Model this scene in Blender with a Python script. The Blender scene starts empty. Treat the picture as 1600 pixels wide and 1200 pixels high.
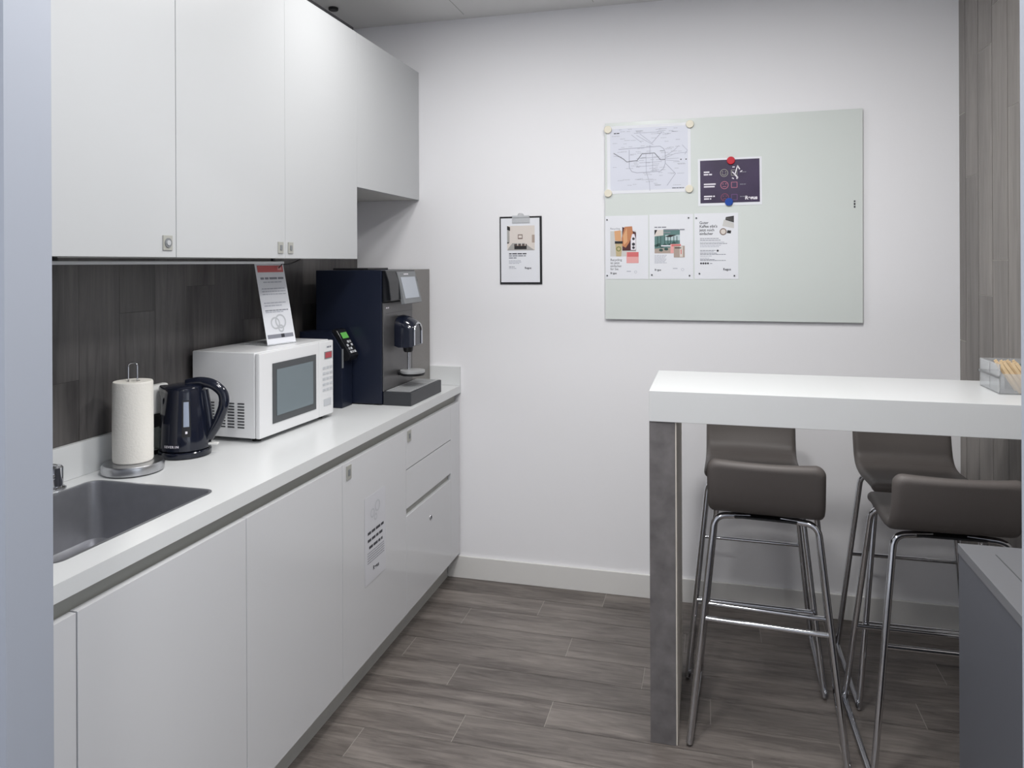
import bpy, bmesh, math, random
from mathutils import Matrix, Vector, Euler
random.seed(7)
S = bpy.context.scene
COL = S.collection
PI = math.pi

# ------------------------------------------------------------------ materials
def lin(c):
    return tuple(((x/255)/12.92 if x/255 <= 0.04045 else ((x/255+0.055)/1.055)**2.4) for x in c)

def mat(name, rgb, rough=0.5, metal=0.0, coat=0.0, noise=0.0, nscale=40.0, bump=0.0, spec=0.5, emit=None, trans=0.0, ior=1.45, alpha=1.0):
    m = bpy.data.materials.new(name); m.use_nodes = True
    nt = m.node_tree; b = nt.nodes['Principled BSDF']
    col = lin(rgb) + (1,)
    b.inputs['Base Color'].default_value = col
    b.inputs['Roughness'].default_value = rough
    b.inputs['Metallic'].default_value = metal
    b.inputs['Coat Weight'].default_value = coat
    b.inputs['Coat Roughness'].default_value = 0.05
    b.inputs['Specular IOR Level'].default_value = spec
    b.inputs['IOR'].default_value = ior
    b.inputs['Transmission Weight'].default_value = trans
    b.inputs['Alpha'].default_value = alpha
    if emit:
        b.inputs['Emission Color'].default_value = lin(emit[0]) + (1,)
        b.inputs['Emission Strength'].default_value = emit[1]
    if noise or bump:
        tc = nt.nodes.new('ShaderNodeTexCoord')
        n = nt.nodes.new('ShaderNodeTexNoise'); n.inputs['Scale'].default_value = nscale; n.inputs['Detail'].default_value = 6
        nt.links.new(tc.outputs['Object'], n.inputs['Vector'])
        if noise:
            r = nt.nodes.new('ShaderNodeMapRange')
            r.inputs['To Min'].default_value = 1-noise; r.inputs['To Max'].default_value = 1+noise
            r.inputs['From Min'].default_value = 0.25; r.inputs['From Max'].default_value = 0.75
            nt.links.new(n.outputs['Fac'], r.inputs['Value'])
            x = nt.nodes.new('ShaderNodeMix'); x.data_type = 'RGBA'; x.blend_type = 'MULTIPLY'; x.inputs[0].default_value = 1
            x.inputs[6].default_value = col
            nt.links.new(r.outputs['Result'], x.inputs[7])
            nt.links.new(x.outputs[2], b.inputs['Base Color'])
        if bump:
            bp = nt.nodes.new('ShaderNodeBump'); bp.inputs['Strength'].default_value = bump; bp.inputs['Distance'].default_value = 0.002
            nt.links.new(n.outputs['Fac'], bp.inputs['Height']); nt.links.new(bp.outputs['Normal'], b.inputs['Normal'])
    return m

def wood(name, dark, light, grain, rough=0.45, vary=0.16):
    """grain: scale vector of the noise (small along the grain); 'plank' attribute shifts and tints each plank"""
    m = bpy.data.materials.new(name); m.use_nodes = True
    nt = m.node_tree; b = nt.nodes['Principled BSDF']; L = nt.links.new
    tc = nt.nodes.new('ShaderNodeTexCoord')
    at = nt.nodes.new('ShaderNodeAttribute'); at.attribute_name = 'plank'
    off = nt.nodes.new('ShaderNodeVectorMath'); off.operation = 'SCALE'; off.inputs['Scale'].default_value = 37.0
    cmb = nt.nodes.new('ShaderNodeCombineXYZ')
    for k in range(3): L(at.outputs['Fac'], cmb.inputs[k])
    L(cmb.outputs[0], off.inputs[0])
    add = nt.nodes.new('ShaderNodeVectorMath'); L(tc.outputs['Object'], add.inputs[0]); L(off.outputs[0], add.inputs[1])
    mp = nt.nodes.new('ShaderNodeVectorMath'); mp.operation = 'MULTIPLY'; mp.inputs[1].default_value = grain
    L(add.outputs[0], mp.inputs[0])
    n1 = nt.nodes.new('ShaderNodeTexNoise'); n1.inputs['Scale'].default_value = 1.0; n1.inputs['Detail'].default_value = 8; n1.inputs['Roughness'].default_value = 0.62; n1.inputs['Distortion'].default_value = 1.2
    L(mp.outputs[0], n1.inputs['Vector'])
    mp2 = nt.nodes.new('ShaderNodeVectorMath'); mp2.operation = 'MULTIPLY'; mp2.inputs[1].default_value = tuple(g*0.22 for g in grain)
    L(add.outputs[0], mp2.inputs[0])
    n2 = nt.nodes.new('ShaderNodeTexNoise'); n2.inputs['Scale'].default_value = 1.0; n2.inputs['Detail'].default_value = 4; n2.inputs['Distortion'].default_value = 0.6
    L(mp2.outputs[0], n2.inputs['Vector'])
    mixf = nt.nodes.new('ShaderNodeMath'); mixf.operation = 'ADD'
    L(n1.outputs['Fac'], mixf.inputs[0]); L(n2.outputs['Fac'], mixf.inputs[1])
    rp = nt.nodes.new('ShaderNodeValToRGB')
    rp.color_ramp.elements[0].position = 0.36; rp.color_ramp.elements[0].color = lin(dark)+(1,)
    rp.color_ramp.elements[1].position = 0.64; rp.color_ramp.elements[1].color = lin(light)+(1,)
    hv = nt.nodes.new('ShaderNodeMath'); hv.operation = 'MULTIPLY'; hv.inputs[1].default_value = 0.5
    L(mixf.outputs[0], hv.inputs[0]); L(hv.outputs[0], rp.inputs['Fac'])
    mr = nt.nodes.new('ShaderNodeMapRange'); mr.inputs['To Min'].default_value = 1-vary; mr.inputs['To Max'].default_value = 1+vary
    L(at.outputs['Fac'], mr.inputs['Value'])
    x = nt.nodes.new('ShaderNodeMix'); x.data_type = 'RGBA'; x.blend_type = 'MULTIPLY'; x.inputs[0].default_value = 1
    L(rp.outputs['Color'], x.inputs[6]); L(mr.outputs['Result'], x.inputs[7])
    L(x.outputs[2], b.inputs['Base Color'])
    b.inputs['Roughness'].default_value = rough
    bp = nt.nodes.new('ShaderNodeBump'); bp.inputs['Strength'].default_value = 0.25; bp.inputs['Distance'].default_value = 0.001
    L(n1.outputs['Fac'], bp.inputs['Height']); L(bp.outputs['Normal'], b.inputs['Normal'])
    return m

M = {}
M['wall'] = mat('white_wall_paint', (240,240,243), 0.75, bump=0.08, nscale=180)
M['ceil'] = mat('ceiling_paint', (222,222,222), 0.8, bump=0.05, nscale=150)
M['nib'] = mat('frame_paint', (158,163,174), 0.55)
M['gloss'] = mat('gloss_white_laminate', (212,213,216), 0.16, coat=0.25)
M['cabw'] = mat('white_laminate', (187,189,191), 0.34)
M['carc'] = mat('cabinet_carcass', (205,205,202), 0.5)
M['count'] = mat('white_solid_surface', (219,221,222), 0.28, noise=0.006, nscale=300)
M['channel'] = mat('grip_channel_grey', (164,164,158), 0.45)
M['plinth'] = mat('metal_look_plinth', (196,196,191), 0.35, noise=0.03, nscale=30)
M['fill'] = mat('joint_black', (70,68,66), 0.6)
M['film'] = mat('notice_film', (213,214,220), 0.3, coat=0.2)
M['plstrip'] = mat('plinth_strip', (196,196,188), 0.4)
M['base'] = mat('baseboard_paint', (224,223,221), 0.5)
M['floor'] = wood('floor_vinyl_planks', (80,74,71), (131,124,119), (6.0,56,8), 0.42, 0.12)
M['groove'] = mat('plank_groove', (164,159,153), 0.7)
M['splash'] = wood('dark_wood_panel', (64,62,63), (100,97,96), (34,34,3.0), 0.38, 0.14)
M['rwall'] = wood('grey_wood_panel', (114,110,107), (140,135,131), (30,30,2.6), 0.5, 0.10)
M['wgroove'] = mat('panel_groove', (176,172,166), 0.7)
M['conc'] = mat('concrete_laminate', (112,109,110), 0.55, noise=0.26, nscale=22, bump=0.1)
M['legside'] = mat('pale_edge_board', (232,226,216), 0.5)
M['chrome'] = mat('polished_chrome', (205,206,210), 0.09, metal=1.0)
M['steel'] = mat('brushed_steel', (192,193,196), 0.3, metal=1.0, noise=0.06, nscale=60)
M['sinksteel'] = mat('sink_steel', (168,169,174), 0.42, metal=0.8, noise=0.05, nscale=35)
M['leather'] = mat('taupe_faux_leather', (91,86,84), 0.5, bump=0.18, nscale=420)
M['blackrub'] = mat('black_rubber', (24,24,26), 0.55)
M['navy'] = mat('blue_black_panel', (23,29,46), 0.35)
M['navyg'] = mat('blue_black_gloss', (22,26,40), 0.1, coat=0.4)
M['blackg'] = mat('gloss_black', (20,21,25), 0.12)
M['blackm'] = mat('matt_black', (30,30,33), 0.45)
M['mfront'] = mat('brushed_dark_metal', (104,103,104), 0.36, metal=0.6, noise=0.05, nscale=90)
M['mgrey'] = mat('grey_plastic', (122,125,128), 0.4)
M['mside'] = mat('side_unit_metal', (134,131,128), 0.36, metal=0.6, noise=0.04, nscale=90)
M['screen'] = mat('pale_screen', (178,184,194), 0.2)
M['tray'] = mat('drip_tray_dark', (52,54,58), 0.4)
M['grate'] = mat('steel_grate', (182,184,186), 0.42, metal=0.3)
M['mww'] = mat('white_enamel', (228,229,231), 0.3)
M['mwframe'] = mat('dark_grey_frame', (74,77,80), 0.35)
M['mwglass'] = mat('tinted_window', (112,124,130), 0.14)
M['red'] = mat('red_display', (178,66,76), 0.3)
M['greyp'] = mat('pale_grey_print', (196,199,204), 0.5)
M['slot'] = mat('vent_dark', (60,62,66), 0.6)
M['paper'] = mat('white_paper', (232,234,240), 0.45, coat=0.15)
M['paperc'] = mat('map_paper', (218,221,233), 0.4, coat=0.25)
M['towel'] = mat('paper_towel', (236,233,226), 0.9, bump=0.5, nscale=140)
M['wplast'] = mat('white_plastic', (228,228,226), 0.35)
M['ink'] = mat('dark_ink', (52,52,60), 0.5)
M['inkg'] = mat('grey_ink', (138,140,150), 0.5)
M['inkl'] = mat('light_grey_ink', (184,187,198), 0.5)
M['inkm'] = mat('map_line_ink', (166,168,184), 0.5)
M['inkw'] = mat('white_ink', (236,232,240), 0.5)
M['salmon'] = mat('salmon_print', (214,112,112), 0.5)
M['salmonl'] = mat('pale_salmon_print', (231,170,168), 0.5)
M['purple'] = mat('dark_purple_print', (64,52,80), 0.35, noise=0.25, nscale=9)
M['pinkl'] = mat('pink_ink', (196,120,140), 0.5)
M['pinkd'] = mat('dull_pink_ink', (140,70,98), 0.5)
M['violetd'] = mat('violet_ink', (116,78,130), 0.5)
M['greenl'] = mat('olive_ink', (160,160,150), 0.5)
M['cream'] = mat('cream_magnet', (232,226,208), 0.35)
M['magred'] = mat('red_magnet', (196,34,52), 0.3)
M['magblue'] = mat('blue_magnet', (24,70,160), 0.3)
M['board'] = mat('frosted_green_glass', (217,223,220), 0.22, coat=0.2)
M['boarde'] = mat('glass_edge', (150,168,160), 0.2)
M['cabgrey'] = mat('anthracite_laminate', (84,86,93), 0.42)
M['cabtop'] = mat('anthracite_top', (106,107,111), 0.4)
M['stick'] = mat('birch_wood', (224,198,160), 0.55, noise=0.12, nscale=60)
M['sachet'] = mat('dark_sachet', (52,40,44), 0.3)
M['sachet2'] = mat('green_sachet', (40,78,70), 0.3)
M['glass'] = mat('clear_glass', (235,242,238), 0.03, trans=1.0, ior=1.3)
M['acryl'] = mat('clear_acrylic', (244,246,248), 0.12, trans=0.8, ior=1.12)
M['kwin'] = mat('kettle_window', (150,160,178), 0.2)
M['green'] = mat('lcd_green', (96,168,82), 0.3, emit=((90,170,80),0.12))
M['lamp'] = mat('lamp_diffuser', (255,255,255), 0.5, emit=((255,252,246),2.5))
M['alu'] = mat('aluminium', (204,206,209), 0.38, metal=0.5)
# photo prints
for k, c in dict(skin=(196,132,92), skinl=(220,168,124), wine=(78,40,44), cup=(196,178,140), cupg=(120,130,70), grey1=(206,205,203), grey2=(170,168,166), teal=(96,130,128), tealD=(52,84,80), sky=(188,206,210), beige=(222,214,208), brown=(120,100,92), dk=(40,38,40), tan=(176,160,150)).items():
    M['p_'+k] = mat('print_'+k, c, 0.45)

# ------------------------------------------------------------------ mesh helpers
def wm(o):
    m = Matrix()
    while o is not None:
        m = Matrix.LocRotScale(o.location, o.rotation_euler, o.scale) @ m
        o = o.parent
    return m

class MB:
    def __init__(self):
        self.bm = bmesh.new(); self.mats = []; self.pl = None
    def mi(self, m):
        if m not in self.mats: self.mats.append(m)
        return self.mats.index(m)
    def _set(self, faces, m):
        i = self.mi(m)
        for f in faces:
            if f.is_valid: f.material_index = i
    def box(self, x0,x1,y0,y1,z0,z1, m, bev=0.0, seg=2, T=None):
        bm = self.bm
        before = set(bm.faces) if bev else None
        r = bmesh.ops.create_cube(bm, size=1.0)
        vs = r['verts']
        for v in vs:
            v.co = Vector(((x0+x1)/2+v.co.x*(x1-x0), (y0+y1)/2+v.co.y*(y1-y0), (z0+z1)/2+v.co.z*(z1-z0)))
        if T is not None:
            for v in vs: v.co = T @ v.co
        if bev:
            es = list({e for v in vs for e in v.link_edges})
            bmesh.ops.bevel(bm, geom=es, offset=bev, segments=seg, affect='EDGES', profile=0.5)
            fs = [f for f in bm.faces if f not in before]
        else:
            fs = list({f for v in vs for f in v.link_faces})
        self._set(fs, m)
        return self
    def poly(self, pts, m):
        f = self.bm.faces.new([self.bm.verts.new(p) for p in pts]); self._set([f], m); return f
    def prism(self, pts, d, m, bev=0.0):
        """closed 3D polygon pts extruded by vector d"""
        bm = self.bm; d = Vector(d)
        a = [bm.verts.new(Vector(p)) for p in pts]; b = [bm.verts.new(Vector(p)+d) for p in pts]
        fs = [bm.faces.new(a), bm.faces.new(b[::-1])]
        n = len(pts)
        for i in range(n):
            fs.append(bm.faces.new([a[i], b[i], b[(i+1)%n], a[(i+1)%n]]))
        bmesh.ops.recalc_face_normals(bm, faces=fs)
        self._set(fs, m)
        if bev:
            before = set(bm.faces) - set(fs)
            bmesh.ops.bevel(bm, geom=list({e for f in fs for e in f.edges}), offset=bev, segments=2, affect='EDGES', profile=0.5)
            self._set([f for f in bm.faces if f not in before], m)
        return self
    def tube(self, path, r, m, n=12, cap=True, flat=1.0):
        bm = self.bm; P = [Vector(p) for p in path]; rings = []
        prev = None
        for i, p in enumerate(P):
            t = (P[min(i+1,len(P)-1)] - P[max(i-1,0)]).normalized()
            if prev is None:
                ref = Vector((0,0,1)) if abs(t.z) < 0.9 else Vector((1,0,0))
                u = t.cross(ref).normalized()
            else:
                u = (prev - t*prev.dot(t)).normalized()
            prev = u; w = t.cross(u)
            rr = r[i] if isinstance(r, (list,tuple)) else r
            rings.append([bm.verts.new(p + u*math.cos(2*PI*k/n)*rr + w*math.sin(2*PI*k/n)*rr*flat) for k in range(n)])
        fs = []
        for a, b in zip(rings, rings[1:]):
            for k in range(n):
                fs.append(bm.faces.new([a[k], a[(k+1)%n], b[(k+1)%n], b[k]]))
        if cap:
            fs.append(bm.faces.new(rings[0][::-1])); fs.append(bm.faces.new(rings[-1]))
        self._set(fs, m)
        return self
    def lathe(self, prof, m, c=(0,0,0), n=32, sx=1.0, sy=1.0, shape=None, T=None):
        bm = self.bm; rings = []; c = Vector(c)
        for r, z in prof:
            ring = []
            for k in range(n):
                a = 2*PI*k/n
                p = Vector((r*math.cos(a)*sx, r*math.sin(a)*sy, z))
                if shape: p = shape(p, a)
                if T is not None: p = T @ p
                ring.append(bm.verts.new(c+p))
            rings.append(ring)
        fs = []
        for a, b in zip(rings, rings[1:]):
            for k in range(n): fs.append(bm.faces.new([a[k], a[(k+1)%n], b[(k+1)%n], b[k]]))
        fs.append(bm.faces.new(rings[0][::-1])); fs.append(bm.faces.new(rings[-1]))
        self._set(fs, m)
        return self
    def disc(self, c, r, depth, axis, m, n=28, bev=0.0):
        """cylinder whose back is centred at c and that runs 'depth' along axis"""
        a = Vector(axis).normalized(); q = a.to_track_quat('Z','Y').to_matrix()
        prof = [(r,0),(r,depth)] if not bev else [(r,0),(r,depth-bev),(r-bev*0.4,depth-bev*0.3),(r-bev,depth)]
        return self.lathe(prof, m, c, n, T=q)
    def text(self, body, size, T, m, align='LEFT', sx=1.0, bold=0.0):
        cu = bpy.data.curves.new('t','FONT'); cu.body = body; cu.size = size; cu.align_x = align; cu.offset = bold; cu.space_line = 0.95
        ob = bpy.data.objects.new('t', cu); COL.objects.link(ob)
        dg = bpy.context.evaluated_depsgraph_get(); dg.update()
        me = bpy.data.meshes.new_from_object(ob.evaluated_get(dg))
        n0 = len(self.bm.faces); v0 = len(self.bm.verts)
        tmp = bmesh.new(); tmp.from_mesh(me)
        i = self.mi(m); mp = {}
        for v in tmp.verts: mp[v] = self.bm.verts.new(T @ Vector((v.co.x*sx, v.co.y, 0)))
        for f in tmp.faces:
            try:
                g = self.bm.faces.new([mp[v] for v in f.verts]); g.material_index = i
            except ValueError: pass
        tmp.free(); bpy.data.meshes.remove(me)
        bpy.data.objects.remove(ob); bpy.data.curves.remove(cu)
        return self
    def build(self, name, parent=None, smooth=True, local=False):
        bm = self.bm
        if smooth:
            bm.normal_update()
            for f in bm.faces: f.smooth = True
            for e in bm.edges:
                e.smooth = len(e.link_faces) == 2 and e.calc_face_angle(0) < math.radians(38)
        me = bpy.data.meshes.new(name); bm.to_mesh(me); bm.free()
        for m in self.mats: me.materials.append(M[m] if isinstance(m,str) else m)
        o = bpy.data.objects.new(name, me); COL.objects.link(o)
        if smooth:
            wn = o.modifiers.new('smooth_normals','WEIGHTED_NORMAL'); wn.keep_sharp = True; wn.weight = 80
        if parent is not None:
            if not local: me.transform(wm(parent).inverted())
            o.parent = parent
        return o

def tag(o, label, cat, group=None):
    o['label'] = label; o['category'] = cat
    if group: o['group'] = group
    return o
def thing(name, label, cat, loc=(0,0,0), rz=0.0, group=None):
    o = bpy.data.objects.new(name, None); COL.objects.link(o)
    o.empty_display_size = 0.05
    o.location = loc; o.rotation_euler = (0,0,rz)
    return tag(o, label, cat, group)
def struct(o):
    o['kind'] = 'structure'; return o
def copy_thing(o, label):
    c = o.copy(); COL.objects.link(c); c['label'] = label
    for ch in o.children:
        d = ch.copy(); COL.objects.link(d); d.parent = c
        for g in ch.children:
            e = g.copy(); COL.objects.link(e); e.parent = d
    return c

# flat frame on a surface: origin, x axis, y axis
def frame(o, ux, uy):
    ux = Vector(ux).normalized(); uy = Vector(uy); uy = (uy - ux*uy.dot(ux)).normalized(); n = ux.cross(uy)
    m = Matrix.Identity(4)
    for i, c in enumerate((ux,uy,n,Vector(o))):
        for k in range(3): m[k][i] = c[k]
    return m
def at(T, z): return T @ Matrix.Translation((0,0,z))
def rect(mb, T, x0,y0,x1,y1, z, m):
    mb.poly([T @ Vector(p) for p in ((x0,y0,z),(x1,y0,z),(x1,y1,z),(x0,y1,z))], m)
def shape2(mb, T, pts, z, m):
    mb.poly([T @ Vector((x,y,z)) for x,y in pts], m)
def words(mb, T, x, y, w, h, z, m, rng, lo=2.0, hi=5.5):
    """a line of print too small to read: word-length dashes"""
    e = x + w
    while x < e - h:
        l = min(h*rng.uniform(lo,hi), e-x)
        rect(mb, T, x, y, x+l, y+h, z, m); x += l + h*0.55
def circle2(cx, cy, r, n=24, sx=1.0):
    return [(cx+r*sx*math.cos(2*PI*k/n), cy+r*math.sin(2*PI*k/n)) for k in range(n)]
def ring2(mb, T, cx, cy, r, t, z, m, n=28, a0=0, a1=2*PI):
    for k in range(n):
        a = a0+(a1-a0)*k/n; b = a0+(a1-a0)*(k+1)/n
        shape2(mb, T, [(cx+(r-t)*math.cos(a),cy+(r-t)*math.sin(a)),(cx+r*math.cos(a),cy+r*math.sin(a)),(cx+r*math.cos(b),cy+r*math.sin(b)),(cx+(r-t)*math.cos(b),cy+(r-t)*math.sin(b))], z, m)
def line2(mb, T, pts, t, z, m):
    for (x0,y0),(x1,y1) in zip(pts, pts[1:]):
        d = Vector((x1-x0,y1-y0)); n = Vector((-d.y,d.x)).normalized()*t/2
        shape2(mb, T, [(x0-n.x,y0-n.y),(x1-n.x,y1-n.y),(x1+n.x,y1+n.y),(x0+n.x,y0+n.y)], z, m)
def fillet(P, r, n=6):
    """round the corners of a polyline"""
    P = [Vector(p) for p in P]; out = [P[0]]
    for i in range(1, len(P)-1):
        a = (P[i-1]-P[i]); b = (P[i+1]-P[i]); k = min(r, a.length*0.48, b.length*0.48)
        p0 = P[i]+a.normalized()*k; p1 = P[i]+b.normalized()*k
        for j in range(n+1):
            t = j/n; out.append(p0*(1-t)**2 + P[i]*2*t*(1-t) + p1*t*t)
    out.append(P[-1]); return out

# ------------------------------------------------------------------ dimensions (metres); x from the left wall, y = 0 at the back wall
W, H = 2.623, 2.6175            # right wall, ceiling
YF = -2.40                      # inner face of the doorway wall
TH = 0.080                      # its thickness

# ------------------------------------------------------------------ setting
def planks(name, u0,u1, rows, joints, place, mat_p, mat_g, gap=0.0021, L=0.89):
    """planks running along u in rows across v; joints[row] = one joint position"""
    mb = MB(); bm = mb.bm
    lay = bm.faces.layers.float.new('plank')
    rng = random.Random(3)
    for i,(v0,v1) in enumerate(rows):
        j = joints[i] if i < len(joints) else rng.uniform(0,L)
        xs = [u0]; x = j - math.ceil((j-u0)/L)*L
        while x < u1:
            if x > u0+0.01: xs.append(x)
            x += L
        xs.append(u1)
        for a,b in zip(xs,xs[1:]):
            f = mb.poly([place(p) for p in ((a+gap/2,v0+gap/2,0.0),(b-gap/2,v0+gap/2,0.0),(b-gap/2,v1-gap/2,0.0),(a+gap/2,v1-gap/2,0.0))], mat_p)
            f[lay] = rng.random()
    vs = [r[0] for r in rows]+[r[1] for r in rows]
    mb.poly([place(p) for p in ((u0,min(vs),-0.0012),(u1,min(vs),-0.0012),(u1,max(vs),-0.0012),(u0,max(vs),-0.0012))], mat_g)
    return mb
pw = 0.1445
rows = [(-pw*(i+1), -pw*i) for i in range(38)]
fj = [1.213,0.961,0.674,1.136,1.430,0.770,1.150,0.889,0.598]
struct(planks('floor', -1.6, 4.6, rows, fj, lambda p: Vector(p), 'floor', 'groove').build('floor', smooth=False))
mb = MB(); mb.box(-0.3, W+0.3, YF-TH, 0.12, H, H+0.1, 'ceil')
for x in (0.573, 1.173, 1.773, 2.373): mb.box(x-0.0015, x+0.0015, -2.39, -0.06, H-0.0006, H+0.001, 'channel')
struct(mb.build('ceiling', smooth=False))
mb = MB(); mb.box(-0.1, W+0.1, 0.0, 0.12, 0, H, 'wall'); struct(mb.build('wall_back', smooth=False))
mb = MB(); mb.box(-0.1, -0.012, YF, 0.0, 0, H, 'wall'); struct(mb.build('wall_left', smooth=False))
# right wall of vertical grey planks
rj = [2.05, 1.795, 2.238, 1.475, 1.98, 1.25]
rr = [(-0.075,0.0)] + [(-0.075-0.142*(i+1), -0.075-0.142*i) for i in range(17)]
mb = planks('r', 0.0, H, rr, rj, lambda p: Vector((W-p[2], p[1], p[0])), 'rwall', 'wgroove', gap=0.0026)
mb.box(W+0.002, W+0.1, YF, 0.0, 0, H, 'wall')
struct(mb.build('wall_right', smooth=False))
# doorway wall with its opening
mb = MB()
mb.box(-0.9, 0.692, YF-TH, YF, 0, H, 'nib'); mb.box(1.991, 3.6, YF-TH, YF, 0, H, 'nib'); mb.box(0.692, 1.991, YF-TH, YF, 2.12, H, 'nib')
struct(mb.build('wall_front', smooth=False))
mb = MB(); mb.box(0.468, W-0.002, -0.013, -0.0005, 0.0005, 0.1016, 'base', 0.002); struct(mb.build('baseboard_back'))
# corridor side of the doorway
mb = MB(); mb.box(-1.6, 4.6, -5.4, YF-TH, H, H+0.1, 'ceil'); struct(mb.build('ceiling_corridor', smooth=False))
mb = MB(); mb.box(-1.6, 4.6, -5.5, -5.4, 0, H, 'wall'); struct(mb.build('wall_corridor', smooth=False))

# backsplash
br = [(-0.072,0.0)] + [(-0.072-0.1445*(i+1), -0.072-0.1445*i) for i in range(16)]
br[-1] = (YF+0.001, br[-1][1])
bj = [1.3]*4 + [2.0,1.15,1.268,2.0,1.40,1.95,1.33]
mb = planks('b', 0.905, 1.52, br, bj, lambda p: Vector((0.002+p[2], p[1], p[0])), 'splash', 'fill', gap=0.001)
mb.box(-0.011, 0.0, YF+0.001, -0.001, 0.902, 1.52, 'splash')
tag(mb.build('backsplash', smooth=False), 'dark wood plank backsplash between the white worktop and the wall cabinets', 'backsplash')

# ------------------------------------------------------------------ kitchen run
XC, ZC = 0.532, 0.90
def rrect(x0,x1,y0,y1,r,n=5):
    pts = []
    for cx,cy,a in ((x1-r,y1-r,0),(x0+r,y1-r,PI/2),(x0+r,y0+r,PI),(x1-r,y0+r,1.5*PI)):
        for k in range(n+1): pts.append((cx+r*math.cos(a+PI/2*k/n), cy+r*math.sin(a+PI/2*k/n)))
    return pts
SX0,SX1,SY0,SY1 = 0.083,0.452,-2.172,-1.694
ct = thing('countertop', 'white solid worktop with short white upstands, running along the dark backsplash', 'worktop', (0.27,-1.2,0.866))
mb = MB(); bm = mb.bm
hole = rrect(SX0,SX1,SY0,SY1,0.028)
outer = [(0.0,YF+0.001),(XC,YF+0.001),(XC,-0.001),(0.0,-0.001)]
for z, flip in ((ZC,0),(0.866,1)):
    vo = [bm.verts.new((x,y,z)) for x,y in outer]; vi = [bm.verts.new((x,y,z)) for x,y in hole]
    eo = [bm.edges.new((vo[i],vo[(i+1)%4])) for i in range(4)]; n = len(vi)
    ei = [bm.edges.new((vi[i],vi[(i+1)%n])) for i in range(n)]
    bmesh.ops.triangle_fill(bm, edges=eo+ei, use_beauty=True, use_dissolve=False)
    if z == ZC: To, Ti = vo, vi
    else: Bo, Bi = vo, vi
for a,b in ((To,Bo),(Ti,Bi)):
    for i in range(len(a)): bm.faces.new([a[i],b[i],b[(i+1)%len(a)],a[(i+1)%len(a)]])
bmesh.ops.recalc_face_normals(bm, faces=bm.faces)
mb.mi('count'); mb.build('worktop', ct)
mb = MB(); mb.box(0.0035,0.018,YF+0.002,-0.002,ZC+0.0003,0.9927,'count',0.001); mb.build('upstand', ct)
mb = MB(); mb.box(0.019,XC-0.001,-0.016,-0.001,ZC+0.0003,0.988,'count',0.001); mb.build('upstand', ct)

sk = thing('kitchen_sink', 'rectangular stainless steel sink sunk into the left end of the white worktop', 'sink', (0.27,-1.93,0.74))
mb = MB(); bm = mb.bm
loops = []
for ins, z, r in ((-0.005,ZC+0.0012,0.032),(0.002,ZC+0.0012,0.026),(0.003,ZC-0.004,0.026),(0.006,0.80,0.03),(0.012,0.755,0.03),(0.03,0.742,0.03),(0.12,0.738,0.03)):
    loops.append([bm.verts.new((x,y,z)) for x,y in rrect(SX0+ins,SX1-ins,SY0+ins,SY1-ins,r,6)])
for a,b in zip(loops,loops[1:]):
    for i in range(len(a)): bm.faces.new([a[i],a[(i+1)%len(a)],b[(i+1)%len(a)],b[i]])
bm.faces.new(loops[-1]); mb.mi('sinksteel')
mb.build('bowl', sk)
mb = MB(); mb.lathe([(0.04,0),(0.04,0.003),(0.03,0.0045),(0.0,0.002)][:3],'steel',(0.27,-1.93,0.7385)); mb.build('drain', sk)

fc = thing('faucet', 'chrome mixer tap behind the sink, half hidden by the pale door frame', 'tap', (0.05,-1.783,ZC))
mb = MB(); mb.lathe([(0.024,0.0003),(0.024,0.005),(0.019,0.009)],'chrome',(0.05,-1.783,ZC)); mb.build('base_ring', fc)
mb = MB(); mb.lathe([(0.017,0.009),(0.017,0.056),(0.013,0.061)],'chrome',(0.05,-1.783,ZC)); mb.build('body', fc)
mb = MB(); mb.tube(fillet([(0.052,-1.797,0.935),(0.09,-1.93,0.975),(0.12,-2.0,0.972)],0.04),0.010,'chrome'); mb.build('spout', fc)
mb = MB(); mb.tube(fillet([(0.05,-1.783,0.958),(0.048,-1.805,0.966),(0.045,-1.88,0.985)],0.015),0.006,'chrome'); mb.build('lever', fc)

# wall cabinets
XU = 0.3266
def lock(parent, y, z, square=True, w=0.034, h=0.038):
    mb = MB(); mb.box(XU+0.0002,XU+0.003,y-w/2,y+w/2,z-h/2,z+h/2,'channel',0.0008)
    if square: mb.box(XU+0.003,XU+0.005,y-w*0.2,y+w*0.2,z-h*0.22,z+h*0.22,'mgrey',0.0005)
    else:
        mb.disc((XU+0.003,y,z),w*0.36,0.002,(1,0,0),'mgrey',20); mb.disc((XU+0.005,y,z),w*0.2,0.0015,(1,0,0),'alu',16)
    return mb.build('lock', parent)
def wall_cab(label, y0, y1, z0, doors):
    t = thing('wall_cabinet', label, 'cabinet', (0.16,(y0+y1)/2,z0), 0, 'white wall cabinets')
    z1 = 2.3804
    mb = MB(); mb.box(0.0035,XU-0.0185,y0+0.0005,y1-0.0005,z0,z1,'carc'); mb.build('carcass', t)
    out = []
    for i,(a,b) in enumerate(doors):
        ga = 0.0012 if i == 0 and a > -1.7 and a < -1.6 else 0.0004; gb = 0.0012 if b < -1.6 else 0.0004
        mb = MB(); mb.box(XU-0.018,XU,a+ga,b-gb,z0,z1,'cabw',0.0005); out.append(mb.build('door', t))
    return t, out
c1,d1 = wall_cab('white wall cabinet with one door, leftmost above the sink', YF+0.002, -1.6755, 1.4908, [(YF+0.002,-1.6755)])
lock(d1[0], -1.709, 1.5275, False, 0.034, 0.038)
c2,d2 = wall_cab('wide white wall cabinet with two doors, above the microwave', -1.6755, -0.648, 1.4908, [(-1.6755,-1.1615),(-1.1615,-0.648)])
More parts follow.
